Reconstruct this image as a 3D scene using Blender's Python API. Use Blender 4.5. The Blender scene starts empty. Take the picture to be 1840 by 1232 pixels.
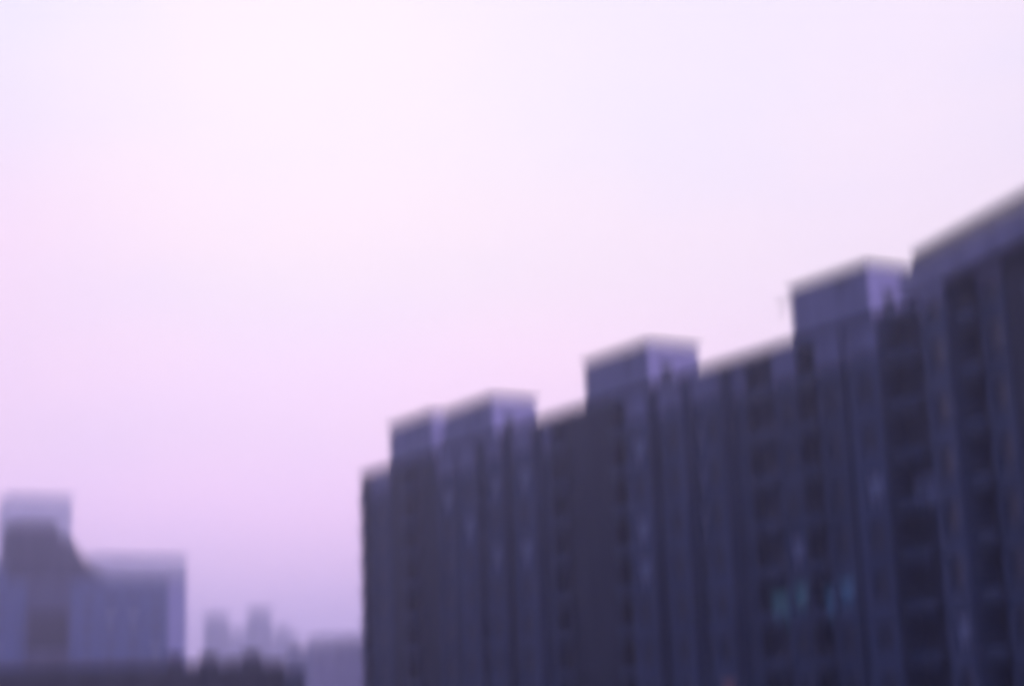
import bpy, math, random
from mathutils import Matrix, Vector
random.seed(11)
S = bpy.context.scene
COL = S.collection

# ------------------------------------------------------------------ camera
TH, RO, CZ = math.radians(12.1), math.radians(-2.0), 12.0
fw = Vector((0, math.cos(TH), math.sin(TH)))
r0 = Vector((1, 0, 0)); u0 = r0.cross(fw)
R = r0*math.cos(RO) + u0*math.sin(RO)
U = -r0*math.sin(RO) + u0*math.cos(RO)
cd = bpy.data.cameras.new('camera'); cam = bpy.data.objects.new('camera', cd); COL.objects.link(cam)
cam.matrix_world = Matrix(((R.x, U.x, -fw.x, 0), (R.y, U.y, -fw.y, 0), (R.z, U.z, -fw.z, CZ), (0, 0, 0, 1)))
cd.sensor_width = 36; cd.lens = 57.7; cd.clip_start = .1; cd.clip_end = 20000
# the lens was focused on something near: everything far is thrown out of focus
cd.dof.use_dof = True; cd.dof.focus_distance = 4.0; cd.dof.aperture_fstop = 0.62; cd.dof.aperture_ratio = 2.3
cd.dof.aperture_blades = 3; cd.dof.aperture_rotation = math.radians(90)
S.camera = cam

# ------------------------------------------------------------------ sky, sun, exposure
SUN_EL, SUN_AZ = math.radians(24), math.radians(-7)     # azimuth from +Y towards +X
w = bpy.data.worlds.new('World'); S.world = w; w.use_nodes = True
nt = w.node_tree; N = nt.nodes; L = nt.links; N.clear()
def nd(t, **k):
    n = N.new(t)
    for a, b in k.items(): setattr(n, a, b)
    return n
def mth(op, a, b=None, c=None):
    n = nd('ShaderNodeMath', operation=op)
    for i, v in enumerate((a, b, c)):
        if v is None: continue
        if hasattr(v, 'is_output'): L.new(v, n.inputs[i])
        else: n.inputs[i].default_value = v
    return n.outputs[0]
def ramp(f, stops, interp='EASE'):
    n = nd('ShaderNodeValToRGB'); cr = n.color_ramp; cr.interpolation = interp
    while len(cr.elements) < len(stops): cr.elements.new(.5)
    for e, (p, c) in zip(cr.elements, stops): e.position = p; e.color = (*c, 1)
    L.new(f, n.inputs[0]); return n.outputs[0]
def mix(f, a, b):
    n = nd('ShaderNodeMix', data_type='RGBA')
    if hasattr(f, 'is_output'): L.new(f, n.inputs[0])
    else: n.inputs[0].default_value = f
    L.new(a, n.inputs[6]) if hasattr(a, 'is_output') else setattr(n.inputs[6], 'default_value', (*a, 1))
    L.new(b, n.inputs[7]) if hasattr(b, 'is_output') else setattr(n.inputs[7], 'default_value', (*b, 1))
    return n.outputs[2]
tc = nd('ShaderNodeTexCoord'); sp = nd('ShaderNodeSeparateXYZ'); L.new(tc.outputs['Generated'], sp.inputs[0])
X, Y, Z = sp.outputs
front = ramp(Z, [(0, (1.32, .84, 1.22)), (.10, (1.14, .75, 1.04)), (.17, (.95, .71, .88)), (.26, (.775, .71, .77)), (.34, (.73, .71, .77)), (.6, (.60, .62, .98)), (1, (.36, .42, .85))])
back = ramp(Z, [(0, (.02, .025, .07)), (.2, (.05, .06, .16)), (.45, (.18, .22, .52)), (1, (.34, .42, .95))])
fr = nd('ShaderNodeMapRange', interpolation_type='SMOOTHERSTEP'); L.new(Y, fr.inputs[0])
fr.inputs[1].default_value = .35; fr.inputs[2].default_value = .87
rt = nd('ShaderNodeMapRange', interpolation_type='SMOOTHSTEP'); L.new(X, rt.inputs[0])
rt.inputs[1].default_value = -.1; rt.inputs[2].default_value = .9
back = mix(mth('MULTIPLY', rt.outputs[0], .75), back, (.95, .78, 1.35))     # unseen sky behind right, brightened to light the roof-room ends
sky = mix(fr.outputs[0], back, front)
rs = nd('ShaderNodeMapRange', interpolation_type='SMOOTHSTEP'); L.new(X, rs.inputs[0])
rs.inputs[1].default_value = -.05; rs.inputs[2].default_value = .28
sky = mix(mth('MULTIPLY', mth('MULTIPLY', rs.outputs[0], fr.outputs[0]), .75), sky, (.90, .79, .86))
# soft pink stain towards the left of the dusk sky, thin cloud veil
pk = nd('ShaderNodeMapRange', interpolation_type='SMOOTHSTEP'); L.new(X, pk.inputs[0])
pk.inputs[1].default_value = -.12; pk.inputs[2].default_value = -.36
pz = nd('ShaderNodeMapRange', interpolation_type='SMOOTHSTEP'); L.new(mth('ABSOLUTE', mth('SUBTRACT', Z, .25)), pz.inputs[0])
pz.inputs[1].default_value = .16; pz.inputs[2].default_value = 0.
sky = mix(mth('MULTIPLY', mth('MULTIPLY', pk.outputs[0], pz.outputs[0]), mth('MULTIPLY', fr.outputs[0], .8)), sky, (.86, .62, .80))
nz = nd('ShaderNodeTexNoise'); nz.inputs['Scale'].default_value = 4.5; nz.inputs['Detail'].default_value = 3
mp = nd('ShaderNodeMapping'); mp.inputs['Scale'].default_value = (1, 1, 2.2); L.new(tc.outputs['Generated'], mp.inputs[0]); L.new(mp.outputs[0], nz.inputs[0])
veil = ramp(nz.outputs[0], [(.30, (.94, .965, 1.0)), (.70, (1.025, .995, .98))])
vm = nd('ShaderNodeMix', data_type='RGBA', blend_type='MULTIPLY'); vm.inputs[0].default_value = 1
L.new(sky, vm.inputs[6]); L.new(veil, vm.inputs[7])
bg1 = nd('ShaderNodeBackground'); L.new(vm.outputs[2], bg1.inputs[0]); bg1.inputs[1].default_value = 1.0
st = nd('ShaderNodeTexSky', sky_type='NISHITA', sun_disc=False, sun_elevation=SUN_EL, sun_rotation=SUN_AZ)
st.air_density = 2.0; st.dust_density = 4.0
bg2 = nd('ShaderNodeBackground'); L.new(st.outputs[0], bg2.inputs[0]); bg2.inputs[1].default_value = .004
ad = nd('ShaderNodeAddShader'); L.new(bg1.outputs[0], ad.inputs[0]); L.new(bg2.outputs[0], ad.inputs[1])
wo = nd('ShaderNodeOutputWorld'); L.new(ad.outputs[0], wo.inputs[0])

sl = bpy.data.lights.new('sun', 'SUN'); sl.energy = .5; sl.angle = math.radians(50); sl.color = (1, .85, .78)
so = bpy.data.objects.new('sun', sl); COL.objects.link(so)
sdir = Vector((math.cos(SUN_EL)*math.sin(SUN_AZ), math.cos(SUN_EL)*math.cos(SUN_AZ), math.sin(SUN_EL)))
so.rotation_euler = sdir.to_track_quat('Z', 'Y').to_euler(); so.location = (0, 0, 400)
vs = S.view_settings; vs.view_transform = 'Standard'; vs.look = 'None'; vs.gamma = 1; vs.exposure = .18
S.cycles.use_denoising = True
S.cycles.volume_bounces = 3

# ------------------------------------------------------------------ materials
def mat(name, a, b=None, scale=.6, rough=.85, spec=.3, bump=0, emit=None, metal=0, stretch=(1, 1, .25)):
    m = bpy.data.materials.new(name); m.use_nodes = True
    t = m.node_tree; n = t.nodes; p = n['Principled BSDF']
    p.inputs['Roughness'].default_value = rough; p.inputs['Specular IOR Level'].default_value = spec
    p.inputs['Metallic'].default_value = metal
    if b is None: b = tuple(v*.75 for v in a)
    c = n.new('ShaderNodeTexCoord'); mp = n.new('ShaderNodeMapping'); mp.inputs['Scale'].default_value = stretch
    q = n.new('ShaderNodeTexNoise'); q.inputs['Scale'].default_value = scale; q.inputs['Detail'].default_value = 6
    r = n.new('ShaderNodeValToRGB'); r.color_ramp.elements[0].position = .35; r.color_ramp.elements[1].position = .68
    r.color_ramp.elements[0].color = (*b, 1); r.color_ramp.elements[1].color = (*a, 1)
    t.links.new(c.outputs['Object'], mp.inputs[0]); t.links.new(mp.outputs[0], q.inputs[0])
    t.links.new(q.outputs[0], r.inputs[0]); t.links.new(r.outputs[0], p.inputs['Base Color'])
    if emit:
        p.inputs['Emission Color'].default_value = (*emit[:3], 1); p.inputs['Emission Strength'].default_value = emit[3]
    return m
M = dict(
    wall=mat('facade_plaster', (.115, .135, .19), (.07, .082, .12)),
    pale=mat('pale_pier_plaster', (.13, .15, .22), (.085, .10, .15)),
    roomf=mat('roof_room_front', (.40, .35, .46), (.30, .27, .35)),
    lit_top=mat('lit_top_paint', (.34, .31, .42), (.24, .22, .30)),  # lighter tone carries the brighter light near the roofline
    dark=mat('dark_tile', (.075, .075, .095), (.048, .05, .065)),
    room_lit=mat('roof_room_lit_side', (.78, .70, .90), (.66, .58, .76)),  # paler copy of the room colour for the side catching the light
    conc=mat('concrete', (.25, .24, .26), (.17, .165, .18)),
    roof=mat('roof_felt', (.07, .07, .08)),
    metal=mat('railing_metal', (.10, .10, .12), rough=.5),
    frame=mat('window_frame', (.16, .16, .18), rough=.5),
    glass=mat('window_glass', (.075, .08, .11), (.05, .055, .075), rough=.35, spec=.5),
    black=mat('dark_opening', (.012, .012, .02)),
    panel=mat('left_block_panel', (.11, .12, .19), (.08, .085, .14)),
    dim=mat('dim_glass', (.13, .15, .24), (.10, .12, .19), rough=.25, spec=.5),
    curt=mat('pale_curtain', (.42, .42, .52), (.32, .33, .42), scale=3, rough=.6),
    teal=mat('lit_teal_window', (.1, .2, .25), rough=.4, emit=(.12, .34, .50, .09)),
    blue=mat('lit_blue_window', (.1, .15, .25), rough=.4, emit=(.08, .22, .50, .14)),
    lamp=mat('lit_warm_window', (.3, .2, .2), rough=.4, emit=(.8, .35, .45, .07)),
    left=mat('left_block_plaster', (.14, .19, .36), (.11, .15, .28)),
    leftd=mat('left_block_dark', (.07, .07, .11), (.04, .04, .07)),
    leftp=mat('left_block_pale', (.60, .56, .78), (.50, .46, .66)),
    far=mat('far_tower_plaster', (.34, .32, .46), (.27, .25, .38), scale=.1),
    asphalt=mat('asphalt', (.055, .055, .06), (.035, .035, .04), scale=.2, stretch=(1, 1, 1)),
    ground=mat('ground_earth', (.06, .065, .05), (.03, .035, .025), scale=.05, stretch=(1, 1, 1)),
    pave=mat('pavement_concrete', (.20, .20, .20), (.14, .14, .14), stretch=(1, 1, 1)),
)

# ------------------------------------------------------------------ mesh helpers
class MB:
    def __init__(s): s.v = []; s.f = []
    def box(s, x0, x1, y0, y1, z0, z1):
        i = len(s.v)
        s.v += [(x0, y0, z0), (x1, y0, z0), (x1, y1, z0), (x0, y1, z0), (x0, y0, z1), (x1, y0, z1), (x1, y1, z1), (x0, y1, z1)]
        s.f += [tuple(i+k for k in q) for q in ((0, 3, 2, 1), (4, 5, 6, 7), (0, 1, 5, 4), (1, 2, 6, 5), (2, 3, 7, 6), (3, 0, 4, 7))]
        return s
    def cyl(s, x, y, z0, z1, r, n=14, r1=None):
        i = len(s.v); r1 = r if r1 is None else r1
        for z, q in ((z0, r), (z1, r1)):
            s.v += [(x+q*math.cos(2*math.pi*k/n), y+q*math.sin(2*math.pi*k/n), z) for k in range(n)]
        s.f += [(i+k, i+(k+1) % n, i+n+(k+1) % n, i+n+k) for k in range(n)]
        s.f += [tuple(i+k for k in reversed(range(n))), tuple(i+n+k for k in range(n))]
        return s
    def mesh(s, name, m):
        me = bpy.data.meshes.new(name); me.from_pydata(s.v, [], s.f); me.materials.append(m); me.update(); return me
    def build(s, name, m, parent=None, loc=None):
        return link(name, s.mesh(name, m), parent, loc)
def link(name, me, parent=None, loc=None):
    o = bpy.data.objects.new(name, me); COL.objects.link(o)
    if parent: o.parent = parent
    if loc: o.location = loc
    return o
def thing(name, label, cat, loc, ang=0, group=None):
    o = bpy.data.objects.new(name, None); COL.objects.link(o); o.location = loc; o.rotation_euler = (0, 0, ang)
    o['label'] = label; o['category'] = cat
    if group: o['group'] = group
    o.empty_display_size = 2
    return o
def structure(name, mb, m):
    o = mb.build(name, m); o['kind'] = 'structure'; return o

# ------------------------------------------------------------------ ground, street
structure('ground', MB().box(-2600, 2600, -300, 3000, -.6, 0), M['ground'])
D = Vector((-.50527, .86296, 0)); E = Vector((.86296, .50527, 0))      # along the row (away), across it (right)
A_ROW = math.atan2(-D.y, -D.x)
P0 = Vector((-15.65, 165.0, 0))                                         # far left corner of the apartment row
def rowpt(t, s=0): return P0 - D*t + E*s
def oriented(name, m, x0, x1, y0, y1, z0, z1):
    o = structure(name, MB().box(x0, x1, y0, y1, z0, z1), m); o.location = P0; o.rotation_euler = (0, 0, A_ROW); return o
oriented('road', M['asphalt'], -900, 175, -24, -12, -.1, .004)
oriented('pavement', M['pave'], -900, 175, -12, -6, -.1, .14)

# ------------------------------------------------------------------ windows shared by the row
def win_meshes(w_, h_):
    t = .07; f = MB()
    f.box(0, w_, -.05, .05, 0, t).box(0, w_, -.05, .05, h_-t, h_).box(0, t, -.05, .05, t, h_-t).box(w_-t, w_, -.05, .05, t, h_-t)
    f.box(w_/2-.03, w_/2+.03, -.05, .05, t, h_-t)
    return f
WIN = {}
def window(parent, w_, h_, loc, kind='glass', label=None):
    k = (w_, h_)
    if k not in WIN: WIN[k] = win_meshes(w_, h_).mesh('window', M['frame'])
    kk = (w_, h_, kind)
    if kk not in WIN: WIN[kk] = MB().box(.07, w_-.07, -.012, .02, .07, h_-.07).mesh('pane', M[kind])
    o = link('window', WIN[k], parent, loc); link('pane', WIN[kk], o)
    if label: o['label'] = label
    return o

FH, NF, G0 = 3.0, 10, 4.0        # storey height, storeys, ground storey
HR = 34.0                        # roof deck; parapet to 34.45
def block(t0, t1, bays, label, rooms, seed, special={}, ang=A_ROW, origin=None, parapet=34.45, depth=13.0, nf=NF, fh=FH, group='apartment blocks of the stepped row'):
    """bays: list of (width, kind) along local x (towards the camera). Kinds: W flush wall and window, P proud bay,
    R deep balcony recess, D blind dark tiled wall, N blind narrow wall"""
    rnd = random.Random(seed)
    root = thing('apartment_block', label, 'apartment block', origin or rowpt(t0), ang, group)
    L_ = t1 - t0; tot = sum(b[0] for b in bays); k = L_/tot
    wall = MB()
    roofz = parapet - .45
    wall.box(0, L_, 1.0, depth, 0, roofz)                       # core
    x = 0; nwin = 0
    for wd, kind in bays:
        wd *= k; x1 = x + wd
        y = {'W': 0., 'P': -.8, 'R': 1.0, 'D': .1, 'N': .25}[kind]
        mb = MB() if kind in 'PD' else wall
        dark = mb
        tz = roofz if kind != 'P' else roofz - .35
        if kind in 'DN':
            mb.box(x+.01, x1-.01, y, 1.0, 0, tz)
            if kind == 'D':                                     # tiled bands
                for f in range(nf): dark.box(x+.01, x1-.01, y-.06, y, G0+fh*f-.12, G0+fh*f+.12)
        if kind in 'WP':
            ww = min(2.1, wd*.55); a = x + (wd-ww)/2; b = a + ww
            mb.box(x+.01, a, y, 1.0, 0, tz).box(b, x1-.01, y, 1.0, 0, tz)       # piers
            mb.box(a, b, y, 1.0, 0, G0+.9)
            for f in range(nf):
                z = G0 + fh*f
                top = z+fh+.9 if f < nf-1 else tz
                mb.box(a, b, y, 1.0, z+2.5, top)                # spandrel
                mb.box(a-.1, b+.1, y-.14, y-.003, z+.78, z+.88)      # sill
                kd = special.get((round((x+wd/2+t0)), f)) or rnd.choice(['glass']*11 + ['curt'])
                lb = {'curt': 'window with a pale drawn curtain', 'teal': 'window glowing dim teal', 'blue': 'window glowing dim blue', 'lamp': 'window glowing faint pink'}.get(kd)
                if nwin < 100: window(root, round(ww, 2), 1.6, (a, y+.22, z+.9), kd, lb); nwin += 1
        if kind == 'R':
            for f in range(nf):
                z = G0 + fh*f
                # balcony: slab, solid upstand and rail
                bm = MB().box(0, wd-.02, -.35, .98, -.14, 0).box(0, wd-.02, -.35, -.25, 0, .55)
                bal = bm.build('balcony', M['wall'], root, (x+.01, 0, z))
                rl = MB().box(0, wd-.02, -.33, -.27, 1.0, 1.06)
                for i in range(max(2, int(wd/.45))+1):
                    q = i*(wd-.06)/max(2, int(wd/.45)); rl.box(q, q+.035, -.32, -.285, .55, 1.0)
                rl.build('railing', M['metal'], bal)
                if nwin < 100:
                    kd = special.get((round((x+wd/2+t0)), f), 'glass')
                    ww = round(min(2.5, wd*.75), 2)
                    window(root, ww, 2.1, (x+(wd-ww)/2, 0.92, z+.02), kd); nwin += 1
            wall.box(x+.01, x1-.01, 0.0, 1.0, roofz-.5, roofz)  # closing lintel
            if x < .1: wall.box(-.25, 0, 0, 1.0, 0, roofz)
        if kind in 'WPN': MB().box(x+.01, x1-.01, y-.04, y-.003, roofz-2.3, tz).build('lit_top_band', M['lit_top'], root)  # pale strip paints the brighter light on the facade top
        if kind == 'P': mb.build('projecting_bay', M['pale'], root)
        if kind == 'D': mb.build('tiled_wall', M['dark'], root)
        x = x1
    wall.build('wall', M['wall'], root)
    MB().box(0, L_, 0, depth, roofz, roofz+.12).build('roof', M['roof'], root)
    pp = MB(); h0, h1 = roofz+.12, parapet
    pp.box(-.05, L_+.05, -.12, .2, h0, h1).box(-.05, L_+.05, depth-.2, depth+.12, h0, h1).box(-.05, .2, .2, depth-.2, h0, h1).box(L_-.2, L_+.05, .2, depth-.2, h0, h1)
    pp.build('parapet', M['wall'], root)
    for (a, b, y0, y1, zt, nm) in rooms:
        a -= t0; b -= t0
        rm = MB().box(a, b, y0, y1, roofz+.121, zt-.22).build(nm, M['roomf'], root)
        MB().box(b+.001, b+.05, y0+.02, y1-.02, roofz+.125, zt-.22).build('lit_end_wall', M['room_lit'], rm)  # thin pale sheet paints the light falling on the near end
        MB().box(a-.14, b+.14, y0-.14, y1+.14, zt-.22, zt).build('coping', M['metal'], rm)
        MB().box(b+.052, b+.1, y0+1.2, y0+2.1, roofz+.13, roofz+2.1).build('door', M['conc'], rm)
        MB().box(b-3.0, b-2.0, y0-.04, y0-.003, zt-1.4, zt-.8).build('louvre', M['conc'], rm)
    return root

b1 = block(0, 42.3, [(2.2, 'R'), (4.3, 'W'), (3.2, 'D'), (3.4, 'R'), (3.4, 'D'), (3.5, 'W'), (2.2, 'N'), (3.0, 'P'), (2.0, 'R'), (2.6, 'P'), (2.0, 'D'), (3.2, 'P'), (1.4, 'N'), (3.0, 'R'), (2.9, 'D')],
    'far apartment block of the row, lowest on the skyline, with two rooms on its roof',
    [(6.6, 15.5, .0, 5.0, 38.3, 'stair_room'), (18.4, 27.3, -.1, 4.4, 37.75, 'lift_room')], 1,
    {(33, 9): 'curt', (33, 8): 'curt', (33, 6): 'curt', (28, 8): 'curt', (28, 6): 'curt', (24, 7): 'curt'})
b2 = block(42.3, 67.9, [(3.6, 'D'), (3.0, 'R'), (2.8, 'P'), (1.8, 'N'), (2.6, 'P'), (2.2, 'W'), (2.4, 'P'), (1.6, 'N'), (3.2, 'R'), (2.4, 'W')],
    'middle apartment block of the row, one boxy room on its roof at left',
    [(42.4, 51.2, -.1, 4.6, 37.75, 'stair_room')], 2,
    {(57, 8): 'curt', (57, 7): 'curt', (57, 6): 'curt', (50, 8): 'curt', (50, 6): 'curt', (64, 4): 'teal', (67, 4): 'teal', (67, 5): 'curt', (60, 2): 'lamp'})
b3 = block(67.9, 79.2, [(2.0, 'R'), (2.4, 'W'), (1.6, 'N'), (2.6, 'P'), (2.6, 'R')],
    'tall apartment block and flat roof room, between the middle and railed blocks',
    [(68.0, 75.4, -.1, 5.2, 37.85, 'stair_room')], 3,
    {(69, 4): 'blue', (71, 4): 'blue', (75, 6): 'curt', (78, 6): 'curt'})
# small gooseneck floodlight arm at the roof-room corner
MB().box(-1.3, 0, -.05, .05, 0, .08).box(-1.5, -1.1, -.15, .15, -.12, 0).build('floodlight_arm', M['metal'], b3, (.1, .1, 37.0))

# nearest block: turned a little, railing round the roof terrace
A_D = math.radians(-75.6)
b4 = block(0, 34, [(2.0, 'N'), (2.8, 'P'), (2.2, 'R'), (2.6, 'W'), (2.4, 'D'), (2.4, 'R'), (2.8, 'W'), (2.4, 'D'), (3.0, 'R'), (3, 'P'), (3, 'W'), (3, 'R'), (2.8, 'D')],
    'nearest apartment block at the right edge, with a picket railing along its roof', [], 4,
    ang=A_D, origin=Vector((23.52, 93.0, 0)), parapet=35.39, depth=12.0)
rl = MB()
for yy in (.02,):
    rl.box(0, 34, yy-.03, yy+.03, 1.06, 1.13).box(0, 34, yy-.02, yy+.02, .12, .17)
    x = 0
    while x < 34: rl.box(x, x+.045, yy-.03, yy+.03, .0, 1.06); x += .16
rl.build('roof_railing', M['metal'], b4, (0, .04, 35.39))
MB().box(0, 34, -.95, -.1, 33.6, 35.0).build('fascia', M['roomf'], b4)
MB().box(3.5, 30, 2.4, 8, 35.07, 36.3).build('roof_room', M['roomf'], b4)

# ------------------------------------------------------------------ building at the left
A_E = math.atan2(E.y, E.x)
lb = thing('stepped_building', 'grey violet building at the left edge with a square stair tower and stepped roofline', 'building', (-66.63, 330, 0), A_E)
# local x along the street front (right corner at 0), y away from the viewer
m = MB().box(-42.7, -23.0, 0, 16, 0, 36.9).box(-23.0, -3.8, 0, 16, 0, 36.9)
m.build('wall', M['left'], lb)
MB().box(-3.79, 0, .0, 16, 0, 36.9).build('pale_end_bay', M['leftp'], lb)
MB().box(-42.7, -35.0, .5, 12, 36.9, 39.35).build('left_wing', M['left'], lb)
tw = MB().box(-34.2, -26.3, -.6, 9, 36.9, 47.2).build('stair_tower', M['leftd'], lb)
MB().box(-34.35, -26.15, -.75, 9.15, 47.2, 47.5).build('coping', M['conc'], tw)
st_ = MB()                                      # lean-to roof falling from the tower in a broken slope
prof = [(-26.29, 36.91), (-15.9, 36.91), (-15.9, 37.25), (-18.4, 38.4), (-20.9, 41.0), (-23.2, 44.3), (-26.29, 46.0)]
st_.v = [(x, -.3, z) for x, z in prof] + [(x, 9, z) for x, z in prof]; np_ = len(prof)
st_.f = [tuple(range(np_)), tuple(reversed(range(np_, 2*np_)))] + [(i, i+np_, (i+1) % np_+np_, (i+1) % np_) for i in range(np_)]
st_.build('stepped_roof', M['leftd'], lb)
MB().box(-31.4, -23.4, -.45, -.003, 31.0, 36.9).box(-31.4, -23.4, -.45, -.003, 2, 22.8).build('dark_panel', M['panel'], lb)
op = MB().box(-31.4, -31.1, -.9, -.003, 22.8, 31.0).box(-23.7, -23.4, -.9, -.003, 22.8, 31.0).box(-31.1, -23.7, -.9, -.003, 30.6, 31.0).box(-31.1, -23.7, -.9, -.003, 22.8, 23.2)
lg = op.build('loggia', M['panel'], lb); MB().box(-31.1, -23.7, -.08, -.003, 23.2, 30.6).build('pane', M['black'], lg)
MB().box(-42.8, -35.1, -.2, .3, 39.35, 39.7).build('parapet', M['conc'], lb)
MB().box(-16.3, .15, -.15, .3, 36.9, 37.2).build('parapet', M['conc'], lb)
for f in range(10):
    for x in (-41, -37.5, -20.5, -16, -11.5, -7):
        z = 4 + 3.1*f
        if z > 34: continue
        window(lb, 1.5, 1.4, (x, -.06, z), 'curt' if (f*7+int(x)) % 5 == 0 else 'dim')

# ------------------------------------------------------------------ low dark building in front
lo = thing('low_building', 'low dark flat-roofed building in front of the stepped building, small stacks on its roof', 'building', (-19.48, 150, 0), A_E)
MB().box(-34, -2.15, 0, 14, 0, 15.45).build('wall', M['dark'], lo)
MB().box(-2.14, 0, .3, 14, 0, 15.0).build('end_bay', M['wall'], lo)
MB().box(-34.1, -2.0, -.12, .2, 15.45, 15.75).box(-34.1, -2.0, 13.8, 14.1, 15.45, 15.75).build('parapet', M['conc'], lo)
for x, zt, r in ((-4.1, 16.5, .9), (-8.1, 16.3, .9)):
    c = MB().box(x-r, x+r, 2, 2+2*r, 15.46, zt-.5).build('roof_stack', M['leftd'], lo)
    MB().cyl(x, 2+r, zt-.5, zt+.15, r*.9, 14, r*.85).build('vent_cowl', M['metal'], c)
for x, zt in ((-11.7, 16.5), (-6.2, 16.0)):
    MB().box(x-.5, x+.5, 1.0, 2.0, 15.46, zt).build('vent_box', M['leftd'], lo)
for f in range(4):
    for i in range(9): window(lo, 1.6, 1.5, (-32.5+3.3*i, -.07, 2+3.3*f), 'glass')

# ------------------------------------------------------------------ mid-distance and far blocks
def tower(name, label, loc, wd, h, depth, ang=A_E, crown=None, cat='tower block', group='pale tower blocks far off in the haze', step=3.1):
    t = thing(name, label, cat, loc, ang, group)
    m_ = MB(); n = max(3, int(wd/4.5)); p = wd/n
    m_.box(-wd, 0, .6, depth, 0, h)
    for i in range(n+1): m_.box(-wd+p*i-(.45 if i else 0), -wd+p*i+(.45 if i < n else 0), 0, .6, 0, h)
    z = step
    while z < h-1:
        for i in range(n): m_.box(-wd+p*i+.46, -wd+p*(i+1)-.46, .2, .6, z-1.0, z+.2)
        z += step
    m_.build('wall', M['far'], t)
    rf = MB().box(-wd-.2, .2, -.2, depth+.2, h, h+.8).build('roof', M['conc'], t)
    if crown:
        a, b, hh = crown
        MB().box(-b, -a, 1, min(depth-1, 9), h+.8, h+.8+hh).build('lift_room', M['far'], rf)
    return t
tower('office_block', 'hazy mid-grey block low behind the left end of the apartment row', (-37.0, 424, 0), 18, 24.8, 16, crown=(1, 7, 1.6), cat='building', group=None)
tower('tower_or_ghost', 'pale shake ghost of the stair tower, added as a solid tower behind it', (-284.2, 1044, 0), 39.0, 145, 29, crown=None)  # doubles of nearer rooflines from camera shake, added as solid far blocks
tower('tower_or_ghost', 'broad pale shake ghost of the flat roofline, added as a solid block behind it', (-218.2, 1080, 0), 60.5, 107.5, 29, crown=None)
tower('tower_or_ghost', 'slim pale shake ghost built as a tower, left of two above the low roof', (-190.7, 1080, 0), 11.5, 69, 14)  # shake double of the roofs below, added as geometry
tower('tower_or_ghost', 'slim pale shake ghost built as a tower, right of two above the low roof', (-162.7, 1080, 0), 11.2, 72, 14)
tower('tower_or_ghost', 'pale shake ghost built as a block, beside the left end of the apartment row', (-86.4, 936, 0), 27, 47, 22)  # shake double of the hazy block below, added as geometry
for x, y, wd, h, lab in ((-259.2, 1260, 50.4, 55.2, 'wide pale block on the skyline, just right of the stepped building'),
                         (-198.0, 1296, 43.2, 68.2, 'wide pale block on the skyline below the two slim ghosts'),
                         (-159.8, 1188, 18.7, 59.5, 'small pale block on the skyline under the right slim ghost'),
                         (-136.8, 1368, 24.5, 53.8, 'lowest pale block on the skyline, right of the slim ghosts')):
    tower('tower_or_ghost', lab, (x, y, 0), wd, h, 25, crown=(6, 14, 5))

# ------------------------------------------------------------------ haze
hm = bpy.data.materials.new('haze_air'); hm.use_nodes = True
t = hm.node_tree; t.nodes.clear(); o = t.nodes.new('ShaderNodeOutputMaterial'); v = t.nodes.new('ShaderNodeVolumePrincipled')
v.inputs['Color'].default_value = (.74, .72, 1.0, 1); v.inputs['Density'].default_value = .00095; v.inputs['Anisotropy'].default_value = .74
t.links.new(v.outputs[0], o.inputs['Volume'])
hz = MB().box(-2700, 2700, -400, 3100, -1.6, 156).build('haze', hm); hz['kind'] = 'stuff'
hz['label'] = 'pale lavender dusk haze filling the air'; hz['category'] = 'haze'
